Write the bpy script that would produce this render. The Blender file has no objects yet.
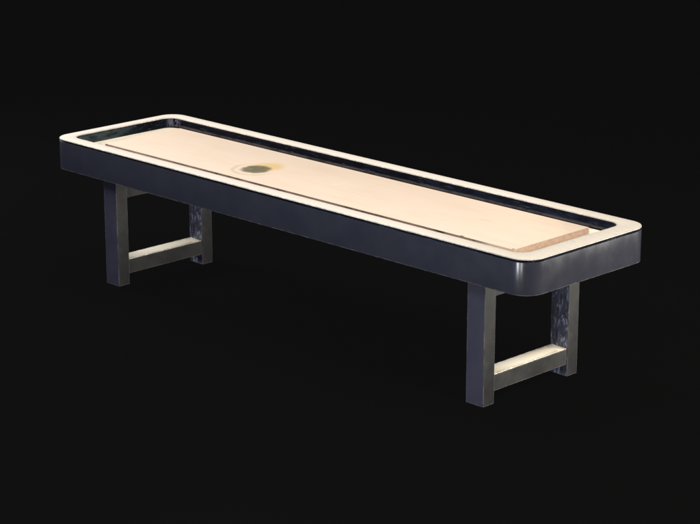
import bpy, bmesh, math
from mathutils import Vector, Matrix

S = bpy.context.scene
COL = S.collection

# ---------------------------------------------------------------- dimensions (metres)
L2, W2 = 1.567, 0.400            # half length / half width of the table top
ZT, ZB = 0.7235, 0.5686          # top of the rim, lower edge of the apron
XI0, XI1, YI = -1.503, 1.474, 0.3265   # tray opening
ZF, ZP = 0.6700, 0.7000          # gutter floor, playing surface
R_OUT, R_IN = 0.092, 0.062
LW, LD, LY = 0.0986, 0.0692, 0.3117    # leg: size in x, size in y, outer face
LEG_X = (-1.2752, 1.1657)        # low-x face of each leg pair
ST0, ST1 = 0.0548, 0.1308        # stretcher underside / top

# ---------------------------------------------------------------- node helpers
def new_mat(name):
    m = bpy.data.materials.new(name); m.use_nodes = True
    nt = m.node_tree; nt.nodes.clear()
    out = nt.nodes.new('ShaderNodeOutputMaterial')
    b = nt.nodes.new('ShaderNodeBsdfPrincipled')
    nt.links.new(b.outputs[0], out.inputs[0])
    return m, nt, b

def val(nt, x):
    return x

def link(nt, src, dst):
    if isinstance(src, (int, float)):
        dst.default_value = src
    elif isinstance(src, (tuple, list)):
        dst.default_value = (*src, 1) if len(src) == 3 and dst.type == 'RGBA' else src
    else:
        nt.links.new(src, dst)

def math_(nt, op, a, b=0.0, c=0.0, clamp=False):
    n = nt.nodes.new('ShaderNodeMath'); n.operation = op; n.use_clamp = clamp
    link(nt, a, n.inputs[0]); link(nt, b, n.inputs[1]); link(nt, c, n.inputs[2])
    return n.outputs[0]

def mix(nt, f, a, b, blend='MIX'):
    n = nt.nodes.new('ShaderNodeMix'); n.data_type = 'RGBA'; n.blend_type = blend
    n.clamp_factor = True
    link(nt, f, n.inputs[0]); link(nt, a, n.inputs[6]); link(nt, b, n.inputs[7])
    return n.outputs[2]

def smooth(nt, x, lo, hi, t0=0.0, t1=1.0):
    n = nt.nodes.new('ShaderNodeMapRange'); n.interpolation_type = 'SMOOTHSTEP'
    link(nt, x, n.inputs[0]); n.inputs[1].default_value = lo; n.inputs[2].default_value = hi
    n.inputs[3].default_value = t0; n.inputs[4].default_value = t1
    return n.outputs[0]

def obj_coord(nt):
    t = nt.nodes.new('ShaderNodeTexCoord')
    return t.outputs['Object']

def scaled(nt, vec, s, off=(0, 0, 0)):
    n = nt.nodes.new('ShaderNodeMapping')
    nt.links.new(vec, n.inputs[0]); n.inputs['Scale'].default_value = s
    n.inputs['Location'].default_value = off
    return n.outputs[0]

def noise(nt, vec, scale, detail=4, rough=0.55, dist=0.0):
    n = nt.nodes.new('ShaderNodeTexNoise')
    nt.links.new(vec, n.inputs['Vector']); n.inputs['Scale'].default_value = scale
    n.inputs['Detail'].default_value = detail; n.inputs['Roughness'].default_value = rough
    n.inputs['Distortion'].default_value = dist
    return n.outputs['Fac']

def sep(nt, vec):
    n = nt.nodes.new('ShaderNodeSeparateXYZ'); nt.links.new(vec, n.inputs[0]); return n.outputs

def bump(nt, b, h, strength, dist=0.001):
    n = nt.nodes.new('ShaderNodeBump'); n.inputs['Strength'].default_value = strength
    n.inputs['Distance'].default_value = dist
    nt.links.new(h, n.inputs['Height']); nt.links.new(n.outputs[0], b.inputs['Normal'])

def edge_wear(nt, radius=0.004):
    """0 on flat faces, 1 along sharp edges"""
    bv = nt.nodes.new('ShaderNodeBevel'); bv.samples = 6; bv.inputs['Radius'].default_value = radius * 1.5
    g = nt.nodes.new('ShaderNodeNewGeometry')
    d = nt.nodes.new('ShaderNodeVectorMath'); d.operation = 'DOT_PRODUCT'
    nt.links.new(bv.outputs[0], d.inputs[0]); nt.links.new(g.outputs['True Normal'], d.inputs[1])
    return smooth(nt, d.outputs['Value'], 0.99, 0.86)

# ---------------------------------------------------------------- materials
def lacquer(name, base, dusty, scuff=0.0, rough=0.34, wear=0.5, spec=0.5, streaky=False, scuff_col=(0.24, 0.265, 0.38)):
    m, nt, b = new_mat(name)
    o = obj_coord(nt)
    cloud = noise(nt, o, 7.0, 5, 0.6)
    fine = noise(nt, o, 160.0, 3, 0.6)
    c = mix(nt, smooth(nt, cloud, 0.35, 0.72), base, dusty)
    c = mix(nt, smooth(nt, fine, 0.60, 0.76, 0, 0.22), c, tuple(x * 2.0 + .01 for x in dusty))
    if streaky: cloud = noise(nt, scaled(nt, o, (55, 55, 6)), 1.0, 6, 0.7, 0.3)
    rub = noise(nt, scaled(nt, o, (26, 26, 9)), 1.0, 6, 0.7)
    if scuff:
        s1 = noise(nt, scaled(nt, o, (60, 60, 22)), 1.0, 6, 0.7, 0.8)
        c = mix(nt, smooth(nt, s1, 0.50, 0.62, 0, scuff), c, scuff_col)
        s2 = noise(nt, scaled(nt, o, (46, 46, 17), (3, 1, 7)), 1.0, 5, 0.7, 1.0)
        c = mix(nt, smooth(nt, s2, 0.54, 0.60, 0, 0.85), c, (0.004, 0.005, 0.012))
    e = edge_wear(nt)
    worn = math_(nt, 'MULTIPLY', e, smooth(nt, rub, 0.42, 0.62, 0.22, 1.0))
    c = mix(nt, math_(nt, 'MULTIPLY', worn, wear), c, (0.30, 0.30, 0.29))
    link(nt, c, b.inputs['Base Color'])
    link(nt, smooth(nt, cloud, 0.2, 0.8, rough - 0.04, rough + 0.06), b.inputs['Roughness'])
    b.inputs['Specular IOR Level'].default_value = spec
    bump(nt, b, math_(nt, 'ADD', math_(nt, 'MULTIPLY', fine, .4), cloud), 0.10, 0.002)
    return m

M_APRON = lacquer('dark_navy_lacquer', (0.0255, 0.0268, 0.0385), (0.030, 0.0312, 0.043), wear=0.75, rough=0.21)
M_LEG_FRONT = lacquer('leg_front_light_tone', (0.027, 0.026, 0.046), (0.034, 0.0325, 0.051), wear=1.0, rough=0.45)  # front-face copy of the leg paint, its bluish light put into the colour
M_LEG = lacquer('leg_side_light_tone', (0.0040, 0.0045, 0.0065), (0.024, 0.0242, 0.0258), wear=1.0, streaky=True, spec=0.22, rough=0.45)  # same leg paint on the other faces, toned for the light there
M_LEG_SCUFF = lacquer('scuffed_leg', (0.030, 0.031, 0.055), (0.042, 0.043, 0.07), scuff=0.9, wear=0.9, rough=0.45)
M_RAIL = lacquer('painted_rail', (0.0035, 0.0038, 0.0052), (0.022, 0.0217, 0.0222), wear=0.8, streaky=True, spec=0.22, rough=0.5)

def ivory(name, base, dirty, dirty_amount):
    m, nt, b = new_mat(name)
    o = obj_coord(nt); x, y, z = sep(nt, o)
    n1 = noise(nt, o, 9.0, 5, 0.6); n2 = noise(nt, scaled(nt, o, (30, 110, 30)), 1.0, 5, 0.7)
    n3 = noise(nt, o, 140.0, 4, 0.7)
    c = mix(nt, smooth(nt, n1, 0.4, 0.75, 0, 0.35), base, tuple(k * .92 for k in base))
    g = math_(nt, 'MULTIPLY', smooth(nt, x, 0.75, 1.5, 0.08, 1.0), dirty_amount)
    grime = math_(nt, 'ADD', smooth(nt, n2, 0.50, 0.80, 0, 0.6), smooth(nt, n3, 0.58, 0.76, 0, 0.35), clamp=True)
    c = mix(nt, g, c, tuple(a * .70 + d * .30 for a, d in zip(base, dirty)))
    c = mix(nt, math_(nt, 'MULTIPLY', grime, g), c, dirty)
    chip = math_(nt, 'MULTIPLY', edge_wear(nt, 0.006), smooth(nt, noise(nt, scaled(nt, o, (38, 38, 20)), 1.0, 6, 0.75), 0.40, 0.52))
    c = mix(nt, math_(nt, 'MULTIPLY', chip, 0.8), c, (0.10, 0.085, 0.07))
    link(nt, c, b.inputs['Base Color'])
    b.inputs['Roughness'].default_value = 0.5
    b.inputs['Specular IOR Level'].default_value = 0.3
    bump(nt, b, n3, 0.12, 0.001)
    return m

M_RIM = ivory('lit_cream_rim', (0.630, 0.572, 0.500), (0.30, 0.27, 0.20), 1.0)  # bright reflection on the dark rim top, put into a cream colour
M_LIT_TOP = ivory('lit_top_cream', (0.93, 0.86, 0.72), (0.52, 0.46, 0.33), 0.5)  # brightness of the stretcher's lit top, put into a cream colour

def gutter_mat():
    m, nt, b = new_mat('gutter_cream')
    o = obj_coord(nt)
    streak = noise(nt, scaled(nt, o, (70, 7, 10)), 1.0, 5, 0.65)
    spot = noise(nt, o, 60.0, 4, 0.7)
    c = mix(nt, smooth(nt, streak, 0.46, 0.66, 0, 0.75), (0.80, 0.70, 0.55), (0.52, 0.46, 0.34))
    c = mix(nt, math_(nt, 'MULTIPLY', smooth(nt, spot, 0.54, 0.64, 0, 0.75), smooth(nt, sep(nt, o)[0], -1.0, 1.0, 0.25, 1.0)), c, (0.42, 0.33, 0.23))
    link(nt, c, b.inputs['Base Color']); b.inputs['Roughness'].default_value = 0.6
    b.inputs['Specular IOR Level'].default_value = 0.25
    return m
M_GUTTER = gutter_mat()

def board_mat():
    m, nt, b = new_mat('playing_surface')
    o = obj_coord(nt); x, y, z = sep(nt, o)
    grain = noise(nt, scaled(nt, o, (2.2, 60, 4)), 1.0, 5, 0.6, 0.4)
    cloud = noise(nt, scaled(nt, o, (2.5, 7, 3)), 1.0, 4, 0.55)
    fleck = noise(nt, scaled(nt, o, (18, 70, 10)), 1.0, 5, 0.7)
    c = mix(nt, smooth(nt, grain, 0.35, 0.7), (0.595, 0.484, 0.384), (0.572, 0.458, 0.357))
    c = mix(nt, smooth(nt, cloud, 0.45, 0.75, 0, 0.55), c, (0.535, 0.418, 0.322))
    c = mix(nt, smooth(nt, fleck, 0.62, 0.72, 0, 0.30), c, (0.60, 0.43, 0.30))
    # worn printed disc with a thin ring on one side and a yellowed patch on the other
    wob = noise(nt, o, 24.0, 5, 0.65)
    def dist(cx, cy):
        dx = math_(nt, 'SUBTRACT', x, cx); dy = math_(nt, 'SUBTRACT', y, cy)
        return math_(nt, 'SQRT', math_(nt, 'ADD', math_(nt, 'MULTIPLY', dx, dx), math_(nt, 'MULTIPLY', dy, dy)))
    c = mix(nt, smooth(nt, dist(-0.408, 0.004), 0.105, 0.045, 0, 0.8), c, (0.52, 0.37, 0.14))
    d0 = dist(-0.412, -0.066)
    d1 = math_(nt, 'ADD', d0, math_(nt, 'MULTIPLY', math_(nt, 'SUBTRACT', wob, 0.5), 0.045))
    disc = smooth(nt, d1, 0.088, 0.056)
    shade = mix(nt, smooth(nt, noise(nt, scaled(nt, o, (25, 25, 5)), 1.0, 3), 0.3, 0.7), (0.088, 0.080, 0.046), (0.14, 0.125, 0.072))
    c = mix(nt, math_(nt, 'MULTIPLY', disc, 0.95), c, shade)
    d2 = math_(nt, 'ADD', d0, math_(nt, 'MULTIPLY', math_(nt, 'SUBTRACT', wob, 0.5), 0.025))
    ring = math_(nt, 'MULTIPLY', smooth(nt, d2, 0.094, 0.110), smooth(nt, d2, 0.130, 0.112))
    side = smooth(nt, math_(nt, 'ADD', math_(nt, 'MULTIPLY', x, -0.25), math_(nt, 'MULTIPLY', y, -1.0)), 0.10, 0.24)
    c = mix(nt, math_(nt, 'MULTIPLY', math_(nt, 'MULTIPLY', ring, side), 0.36), c, (0.27, 0.21, 0.12))
    # pencil-like scratches and knots
    def scratch(ax, ay, bx, by, w, col, k):
        global _
        ux, uy = bx - ax, by - ay; l2 = ux * ux + uy * uy
        px = math_(nt, 'SUBTRACT', x, ax); py = math_(nt, 'SUBTRACT', y, ay)
        t = math_(nt, 'DIVIDE', math_(nt, 'ADD', math_(nt, 'MULTIPLY', px, ux), math_(nt, 'MULTIPLY', py, uy)), l2, clamp=True)
        qx = math_(nt, 'SUBTRACT', px, math_(nt, 'MULTIPLY', t, ux)); qy = math_(nt, 'SUBTRACT', py, math_(nt, 'MULTIPLY', t, uy))
        dd = math_(nt, 'SQRT', math_(nt, 'ADD', math_(nt, 'MULTIPLY', qx, qx), math_(nt, 'MULTIPLY', qy, qy)))
        dd = math_(nt, 'ADD', dd, math_(nt, 'MULTIPLY', math_(nt, 'SUBTRACT', fleck, 0.5), w * 2.0))
        return mix(nt, smooth(nt, dd, w, w * 0.25, 0, k), c, col)
    for s in ((0.945, 0.013, 0.990, 0.030, 0.007, (0.40, 0.30, 0.24), 0.55),
              (0.995, 0.030, 1.060, 0.050, 0.005, (0.55, 0.42, 0.33), 0.40),
              (1.110, -0.075, 1.165, -0.010, 0.006, (0.55, 0.41, 0.32), 0.38),
              (1.130, 0.035, 1.190, 0.070, 0.005, (0.55, 0.41, 0.32), 0.35),
              (0.035, 0.050, 0.095, 0.130, 0.008, (0.62, 0.50, 0.40), 0.40),
              (0.150, 0.010, 0.215, 0.045, 0.006, (0.60, 0.47, 0.37), 0.35),
              (0.060, 0.000, 0.080, 0.040, 0.035, (0.66, 0.55, 0.44), 0.22),
              (0.255, -0.060, 0.300, -0.035, 0.006, (0.55, 0.42, 0.33), 0.35),
              (1.346, -0.236, 1.348, -0.235, 0.008, (0.05, 0.02, 0.015), 0.95),
              (1.058, -0.239, 1.072, -0.239, 0.008, (0.07, 0.04, 0.03), 0.85)):
        c = scratch(*s)
    link(nt, c, b.inputs['Base Color'])
    b.inputs['Roughness'].default_value = 0.55
    b.inputs['Specular IOR Level'].default_value = 0.2
    bump(nt, b, grain, 0.05, 0.001)
    return m
M_BOARD = board_mat()

def edge_mat():
    m, nt, b = new_mat('board_end_grain')
    o = obj_coord(nt)
    g = noise(nt, scaled(nt, o, (6, 45, 90)), 1.0, 5, 0.65)
    h = noise(nt, o, 30.0, 5, 0.7)
    c = mix(nt, smooth(nt, g, 0.35, 0.7), (0.43, 0.30, 0.23), (0.52, 0.38, 0.295))
    c = mix(nt, smooth(nt, h, 0.58, 0.72, 0, 0.6), c, (0.28, 0.16, 0.11))
    link(nt, c, b.inputs['Base Color']); b.inputs['Roughness'].default_value = 0.7
    b.inputs['Specular IOR Level'].default_value = 0.2
    return m
M_EDGE = edge_mat()

def shaded_edge_mat():
    m, nt, b = new_mat('shaded_long_edge')
    o = obj_coord(nt); x, y, z = sep(nt, o)
    g = noise(nt, scaled(nt, o, (9, 20, 40)), 1.0, 6, 0.7)
    k = noise(nt, scaled(nt, o, (2.3, 1, 1)), 1.0, 3, 0.6)
    c = mix(nt, smooth(nt, g, 0.32, 0.60), (0.018, 0.011, 0.009), (0.22, 0.145, 0.105))  # gutter shade on the tan edge, painted in as dark brown
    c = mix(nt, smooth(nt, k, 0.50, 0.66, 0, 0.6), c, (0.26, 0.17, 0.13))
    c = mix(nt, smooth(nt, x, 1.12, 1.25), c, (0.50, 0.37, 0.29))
    link(nt, c, b.inputs['Base Color']); b.inputs['Roughness'].default_value = 0.7
    b.inputs['Specular IOR Level'].default_value = 0.2
    return m
M_SHADED_EDGE = shaded_edge_mat()

def inner_mat():
    m, nt, b = new_mat('tray_wall_lacquer')
    o = obj_coord(nt); x, y, z = sep(nt, o)
    n = noise(nt, scaled(nt, o, (9, 9, 30)), 1.0, 5, 0.65)
    n2 = noise(nt, scaled(nt, o, (11, 40, 120)), 1.0, 5, 0.7)
    c = mix(nt, smooth(nt, n, 0.35, 0.7), (0.003, 0.004, 0.009), (0.012, 0.016, 0.028))
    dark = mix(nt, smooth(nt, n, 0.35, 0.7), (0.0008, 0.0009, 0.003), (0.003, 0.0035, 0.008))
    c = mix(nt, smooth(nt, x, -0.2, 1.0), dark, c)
    teal_lit = mix(nt, smooth(nt, n, 0.4, 0.6), (0.012, 0.018, 0.021), (0.036, 0.048, 0.050))  # light on the left end wall, painted as teal
    c = mix(nt, math_(nt, 'MULTIPLY', smooth(nt, x, -1.46, -1.49), smooth(nt, y, 0.24, -0.12, 0.12, 1.0)), c, teal_lit)
    corner_glint = math_(nt, 'MULTIPLY', smooth(nt, x, -1.42, -1.45), smooth(nt, y, 0.285, 0.31))
    c = mix(nt, math_(nt, 'MULTIPLY', corner_glint, smooth(nt, noise(nt, scaled(nt, o, (70, 70, 25)), 1.0, 4, 0.6), 0.44, 0.58)), c, (0.085, 0.085, 0.12))  # glint on the curved far corner, painted as pale patches
    c = mix(nt, smooth(nt, n2, 0.57, 0.70, 0, 0.6), c, (0.075, 0.09, 0.125))  # wavy bluish highlights, painted as streaks
    # grey band low on the long wall, near black below it
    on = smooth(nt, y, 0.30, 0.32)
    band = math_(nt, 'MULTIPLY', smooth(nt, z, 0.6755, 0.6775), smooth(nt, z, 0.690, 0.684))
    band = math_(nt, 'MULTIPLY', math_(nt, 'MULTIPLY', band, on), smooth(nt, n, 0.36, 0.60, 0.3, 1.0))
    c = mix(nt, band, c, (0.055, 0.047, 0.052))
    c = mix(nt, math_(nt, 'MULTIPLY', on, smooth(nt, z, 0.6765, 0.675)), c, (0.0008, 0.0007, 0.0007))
    link(nt, c, b.inputs['Base Color']); b.inputs['Roughness'].default_value = 0.55
    b.inputs['Specular IOR Level'].default_value = 0.02
    return m
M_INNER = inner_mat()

def ground_mat():
    m, nt, b = new_mat('black_floor_glow')
    b.inputs['Base Color'].default_value = (0.0008, 0.0008, 0.0008, 1)
    b.inputs['Roughness'].default_value = 1.0
    b.inputs['Specular IOR Level'].default_value = 0.0
    b.inputs['Emission Color'].default_value = (1, 1, 1, 1)
    b.inputs['Emission Strength'].default_value = 0.0042  # faint added glow keeps the black even and the table's shadow weak
    return m
M_GROUND = ground_mat()

# ---------------------------------------------------------------- geometry helpers
def rounded(x0, x1, y0, y1, r, n=14):
    pts = []
    for cx, cy, a0 in ((x1 - r, y1 - r, 0), (x0 + r, y1 - r, 90), (x0 + r, y0 + r, 180), (x1 - r, y0 + r, 270)):
        for k in range(n + 1):
            a = math.radians(a0 + 90 * k / n)
            pts.append((cx + r * math.cos(a), cy + r * math.sin(a)))
    return pts

def loop_out(o, z):   # outer outline moved inwards by o
    return [(x, y, z) for x, y in rounded(-L2 + o, L2 - o, -W2 + o, W2 - o, R_OUT - o)]

def loop_in(o, z):    # tray opening grown outwards by o
    return [(x, y, z) for x, y in rounded(XI0 - o, XI1 + o, -YI - o, YI + o, R_IN + o)]

def ring_mesh(name, loops, mats, mat_of=None, closed=True):
    bm = bmesh.new()
    vs = [[bm.verts.new(p) for p in lp] for lp in loops]
    n = len(vs[0]); m = len(vs)
    for i in range(m if closed else m - 1):
        a, b = vs[i], vs[(i + 1) % m]
        for k in range(n):
            f = bm.faces.new((a[k], a[(k + 1) % n], b[(k + 1) % n], b[k]))
            if mat_of: f.material_index = mat_of(i)
    bmesh.ops.recalc_face_normals(bm, faces=bm.faces)
    return finish(name, bm, mats)

def finish(name, bm, mats, angle=30):
    me = bpy.data.meshes.new(name)
    for f in bm.faces: f.smooth = True
    for e in bm.edges:
        if len(e.link_faces) == 2 and e.calc_face_angle(0) > math.radians(angle): e.smooth = False
    bm.to_mesh(me); bm.free()
    for m in mats: me.materials.append(m)
    return me

def box_bm(x0, x1, y0, y1, z0, z1, bev=0.003, seg=2):
    bm = bmesh.new()
    bmesh.ops.create_cube(bm, size=1, matrix=Matrix.Translation(((x0 + x1) / 2, (y0 + y1) / 2, (z0 + z1) / 2))
                          @ Matrix.Diagonal((x1 - x0, y1 - y0, z1 - z0, 1)))
    if bev:
        bmesh.ops.bevel(bm, geom=bm.edges[:], offset=bev, segments=seg, profile=0.5, affect='EDGES')
    return bm

def put(name, me, parent=None, loc=(0, 0, 0), label=None):
    o = bpy.data.objects.new(name, me); COL.objects.link(o)
    o.parent = parent; o.location = loc
    if label: o['label'] = label
    return o

# ---------------------------------------------------------------- setting
bm = bmesh.new(); bmesh.ops.create_circle(bm, cap_ends=True, segments=64, radius=400)
g = put('ground', finish('ground', bm, [M_GROUND]), loc=(0, 0, -0.001)); g['kind'] = 'structure'
g['label'] = 'plain black floor under the table, with a faint added glow'

# ---------------------------------------------------------------- the table
table = bpy.data.objects.new('shuffleboard_table', None); COL.objects.link(table)
table['label'] = 'long dark navy shuffleboard table with rim coloured cream for its reflection, pale wooden playing board and four square legs'
table['category'] = 'table'

zc = ZT - 0.0055                   # underside of the rim cap
apron_loops = [loop_out(0.0015, ZB), loop_out(0.0004, ZB + 0.0004), loop_out(0.0, ZB + 0.0015),
               loop_out(0.0, zc - 0.0095), loop_out(0.0025, zc - 0.0055), loop_out(0.006, zc - 0.004), loop_out(0.006, zc),
               loop_in(0.004, zc), loop_in(0.001, zc - 0.004), loop_in(0.0, zc - 0.006), loop_in(0.0, ZB + 0.004), loop_in(0.004, ZB)]
frame = put('frame', ring_mesh('frame', apron_loops, [M_APRON, M_INNER], lambda i: 1 if 3 <= i <= 9 else 0), table,  # dark wall material also deepens the shade in the groove under the rim
            label='dark navy lacquered apron with rounded corners')
cap_loops = [loop_out(0.006, zc + 0.0003), loop_out(0.0015, zc + 0.0003), loop_out(0.0002, zc + 0.0016), loop_out(0.0002, ZT - 0.0022),
             loop_out(0.0010, ZT - 0.0006), loop_out(0.003, ZT),
             loop_in(0.0025, ZT), loop_in(0.0008, ZT - 0.0008), loop_in(0.0, ZT - 0.0025), loop_in(0.0, zc + 0.0012), loop_in(0.003, zc + 0.0003)]
put('rim', ring_mesh('rim', cap_loops, [M_RIM]), frame, label='band along the top of the frame, its bright reflection painted cream, dirtier at one end')

# gutter floor plate, butted against the inside of the frame
bm = bmesh.new()
top = [bm.verts.new((x, y, ZF)) for x, y in rounded(XI0 + .0006, XI1 - .0006, -YI + .0006, YI - .0006, R_IN)]
bm.faces.new(top)
ex = bmesh.ops.extrude_face_region(bm, geom=bm.faces[:])
bmesh.ops.translate(bm, verts=[v for v in ex['geom'] if isinstance(v, bmesh.types.BMVert)], vec=(0, 0, -0.015))
bmesh.ops.recalc_face_normals(bm, faces=bm.faces)
put('gutter_floor', finish('gutter_floor', bm, [M_GUTTER]), table, label='cream floor of the gutter round the playing board')

# playing board
bm = box_bm(-1.341, 1.356, -0.2420, 0.2495, ZF + 0.0004, ZP, 0.0015, 2)
bm.normal_update()
for f in bm.faces:
    f.material_index = 0 if f.normal.z > 0.9 else (2 if abs(f.normal.y) > 0.3 else 1)
put('playing_board', finish('playing_board', bm, [M_BOARD, M_EDGE, M_SHADED_EDGE]), table,
    label='pale peach wooden board with an olive round mark and tan end grain')

# legs, stretchers, top rails
z_top = ZF - 0.0155
def leg_mesh(mats):
    bm = box_bm(0, LW, 0, LD, 0, z_top, 0.0014, 1); bm.normal_update()
    for f in bm.faces:
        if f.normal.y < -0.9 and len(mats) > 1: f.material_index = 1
    return finish('leg', bm, mats)
leg_a, leg_b = leg_mesh([M_LEG, M_LEG_FRONT]), leg_mesh([M_LEG, M_LEG_SCUFF])
for i, x in enumerate(LEG_X):
    put('leg', leg_a, table, (x, -LY, 0))
    put('leg', leg_b, table, (x, LY - LD, 0), label='dark leg with a scuffed face')
    ya, yb = -LY + LD + 0.0004, LY - LD - 0.0004
    st = put('stretcher', finish('stretcher', box_bm(0.004, LW - 0.004, ya, yb, ST0, ST1 - 0.004, 0.0014, 1), [M_RAIL]), table, (x, 0, 0))
    put('lit_top_strip', finish('lit_top_strip', box_bm(0.006, LW - 0.0055, ya + .0006, yb - .0006, ST1 - 0.0037, ST1, 0.0012, 2), [M_LIT_TOP]), st,  # thin piece added to show the stretcher's top face as lit
        label='lit top face of the stretcher, its brightness painted as cream')
    put('top_rail', finish('top_rail', box_bm(0.02, LW - 0.004, ya, yb, (0.449, 0.478)[i], z_top, 0.0014, 1), [M_RAIL]), table, (x, 0, 0))

# ---------------------------------------------------------------- light
def area(name, loc, target, sx, sy, power, col):
    l = bpy.data.lights.new(name, 'AREA'); l.shape = 'RECTANGLE'; l.size = sx; l.size_y = sy
    l.energy = power; l.color = col
    o = bpy.data.objects.new(name, l); COL.objects.link(o); o.location = loc
    o.rotation_euler = (Vector(target) - Vector(loc)).to_track_quat('-Z', 'Y').to_euler()
    return o

area('overhead_softbox', (-0.4, 0.6, 4.2), (-0.2, 0, 0.7), 2.8, 2.0, 118, (1.0, 0.965, 0.93))
area('front_softbox', (-0.4, -3.6, 3.6), (0, 0, 0.2), 4.2, 1.0, 150, (0.90, 0.93, 1.0))
area('added_low_front_fill', (0.3, -4.2, 0.40), (0.2, 0, 0.4), 3.0, 0.45, 40, (0.84, 0.90, 1.0))  # added fill, out of view, evens the light on the leg fronts
area('end_softbox', (4.1, 2.6, 0.48), (1.2, 0, 0.4), 1.7, 0.8, 255, (1.0, 0.945, 0.83))
area('added_high_end_fill', (4.3, -0.6, 3.3), (1.2, 0, 0.1), 1.0, 0.8, 205, (1.0, 0.94, 0.84))  # added lamp, out of view, brightens the right stretcher top
area('added_left_fill', (-4.6, -0.5, 2.0), (-1.2, 0, 0.1), 1.4, 1.0, 185, (1.0, 0.97, 0.93))  # added lamp, out of view, brightens the left stretcher top
area('added_streak_lamp', (1.55, -2.30, 0.085), (1.53, -0.38, 0.65), 0.17, 0.14, 11.0, (0.92, 0.95, 1.0))  # added lamp, out of view, makes the streak on the near corner
area('second_added_streak_lamp', (2.19, -2.20, 0.085), (1.53, -0.38, 0.65), 0.09, 0.14, 6.0, (1.0, 0.97, 0.93))  # added out of view for a second streak on that corner

w = bpy.data.worlds.new('World'); S.world = w; w.use_nodes = True
bg = w.node_tree.nodes['Background']
bg.inputs[0].default_value = (1, 1, 1, 1); bg.inputs[1].default_value = 0.0048

# ---------------------------------------------------------------- camera
cam = bpy.data.cameras.new('camera'); co = bpy.data.objects.new('camera', cam); COL.objects.link(co)
cam.sensor_fit = 'HORIZONTAL'; cam.sensor_width = 36.0; cam.lens = 2070.545 / 700 * 36.0
cam.clip_end = 2000
yaw, pitch = 0.78777, 0.28805
fwd = Vector((-math.sin(yaw) * math.cos(pitch), math.cos(yaw) * math.cos(pitch), -math.sin(pitch)))
co.location = (6.68893, -6.50346, 3.07591)
co.rotation_euler = fwd.to_track_quat('-Z', 'Y').to_euler()
S.camera = co

S.view_settings.view_transform = 'Standard'; S.view_settings.look = 'None'
S.view_settings.exposure = 0; S.view_settings.gamma = 1
S.cycles.use_denoising = True
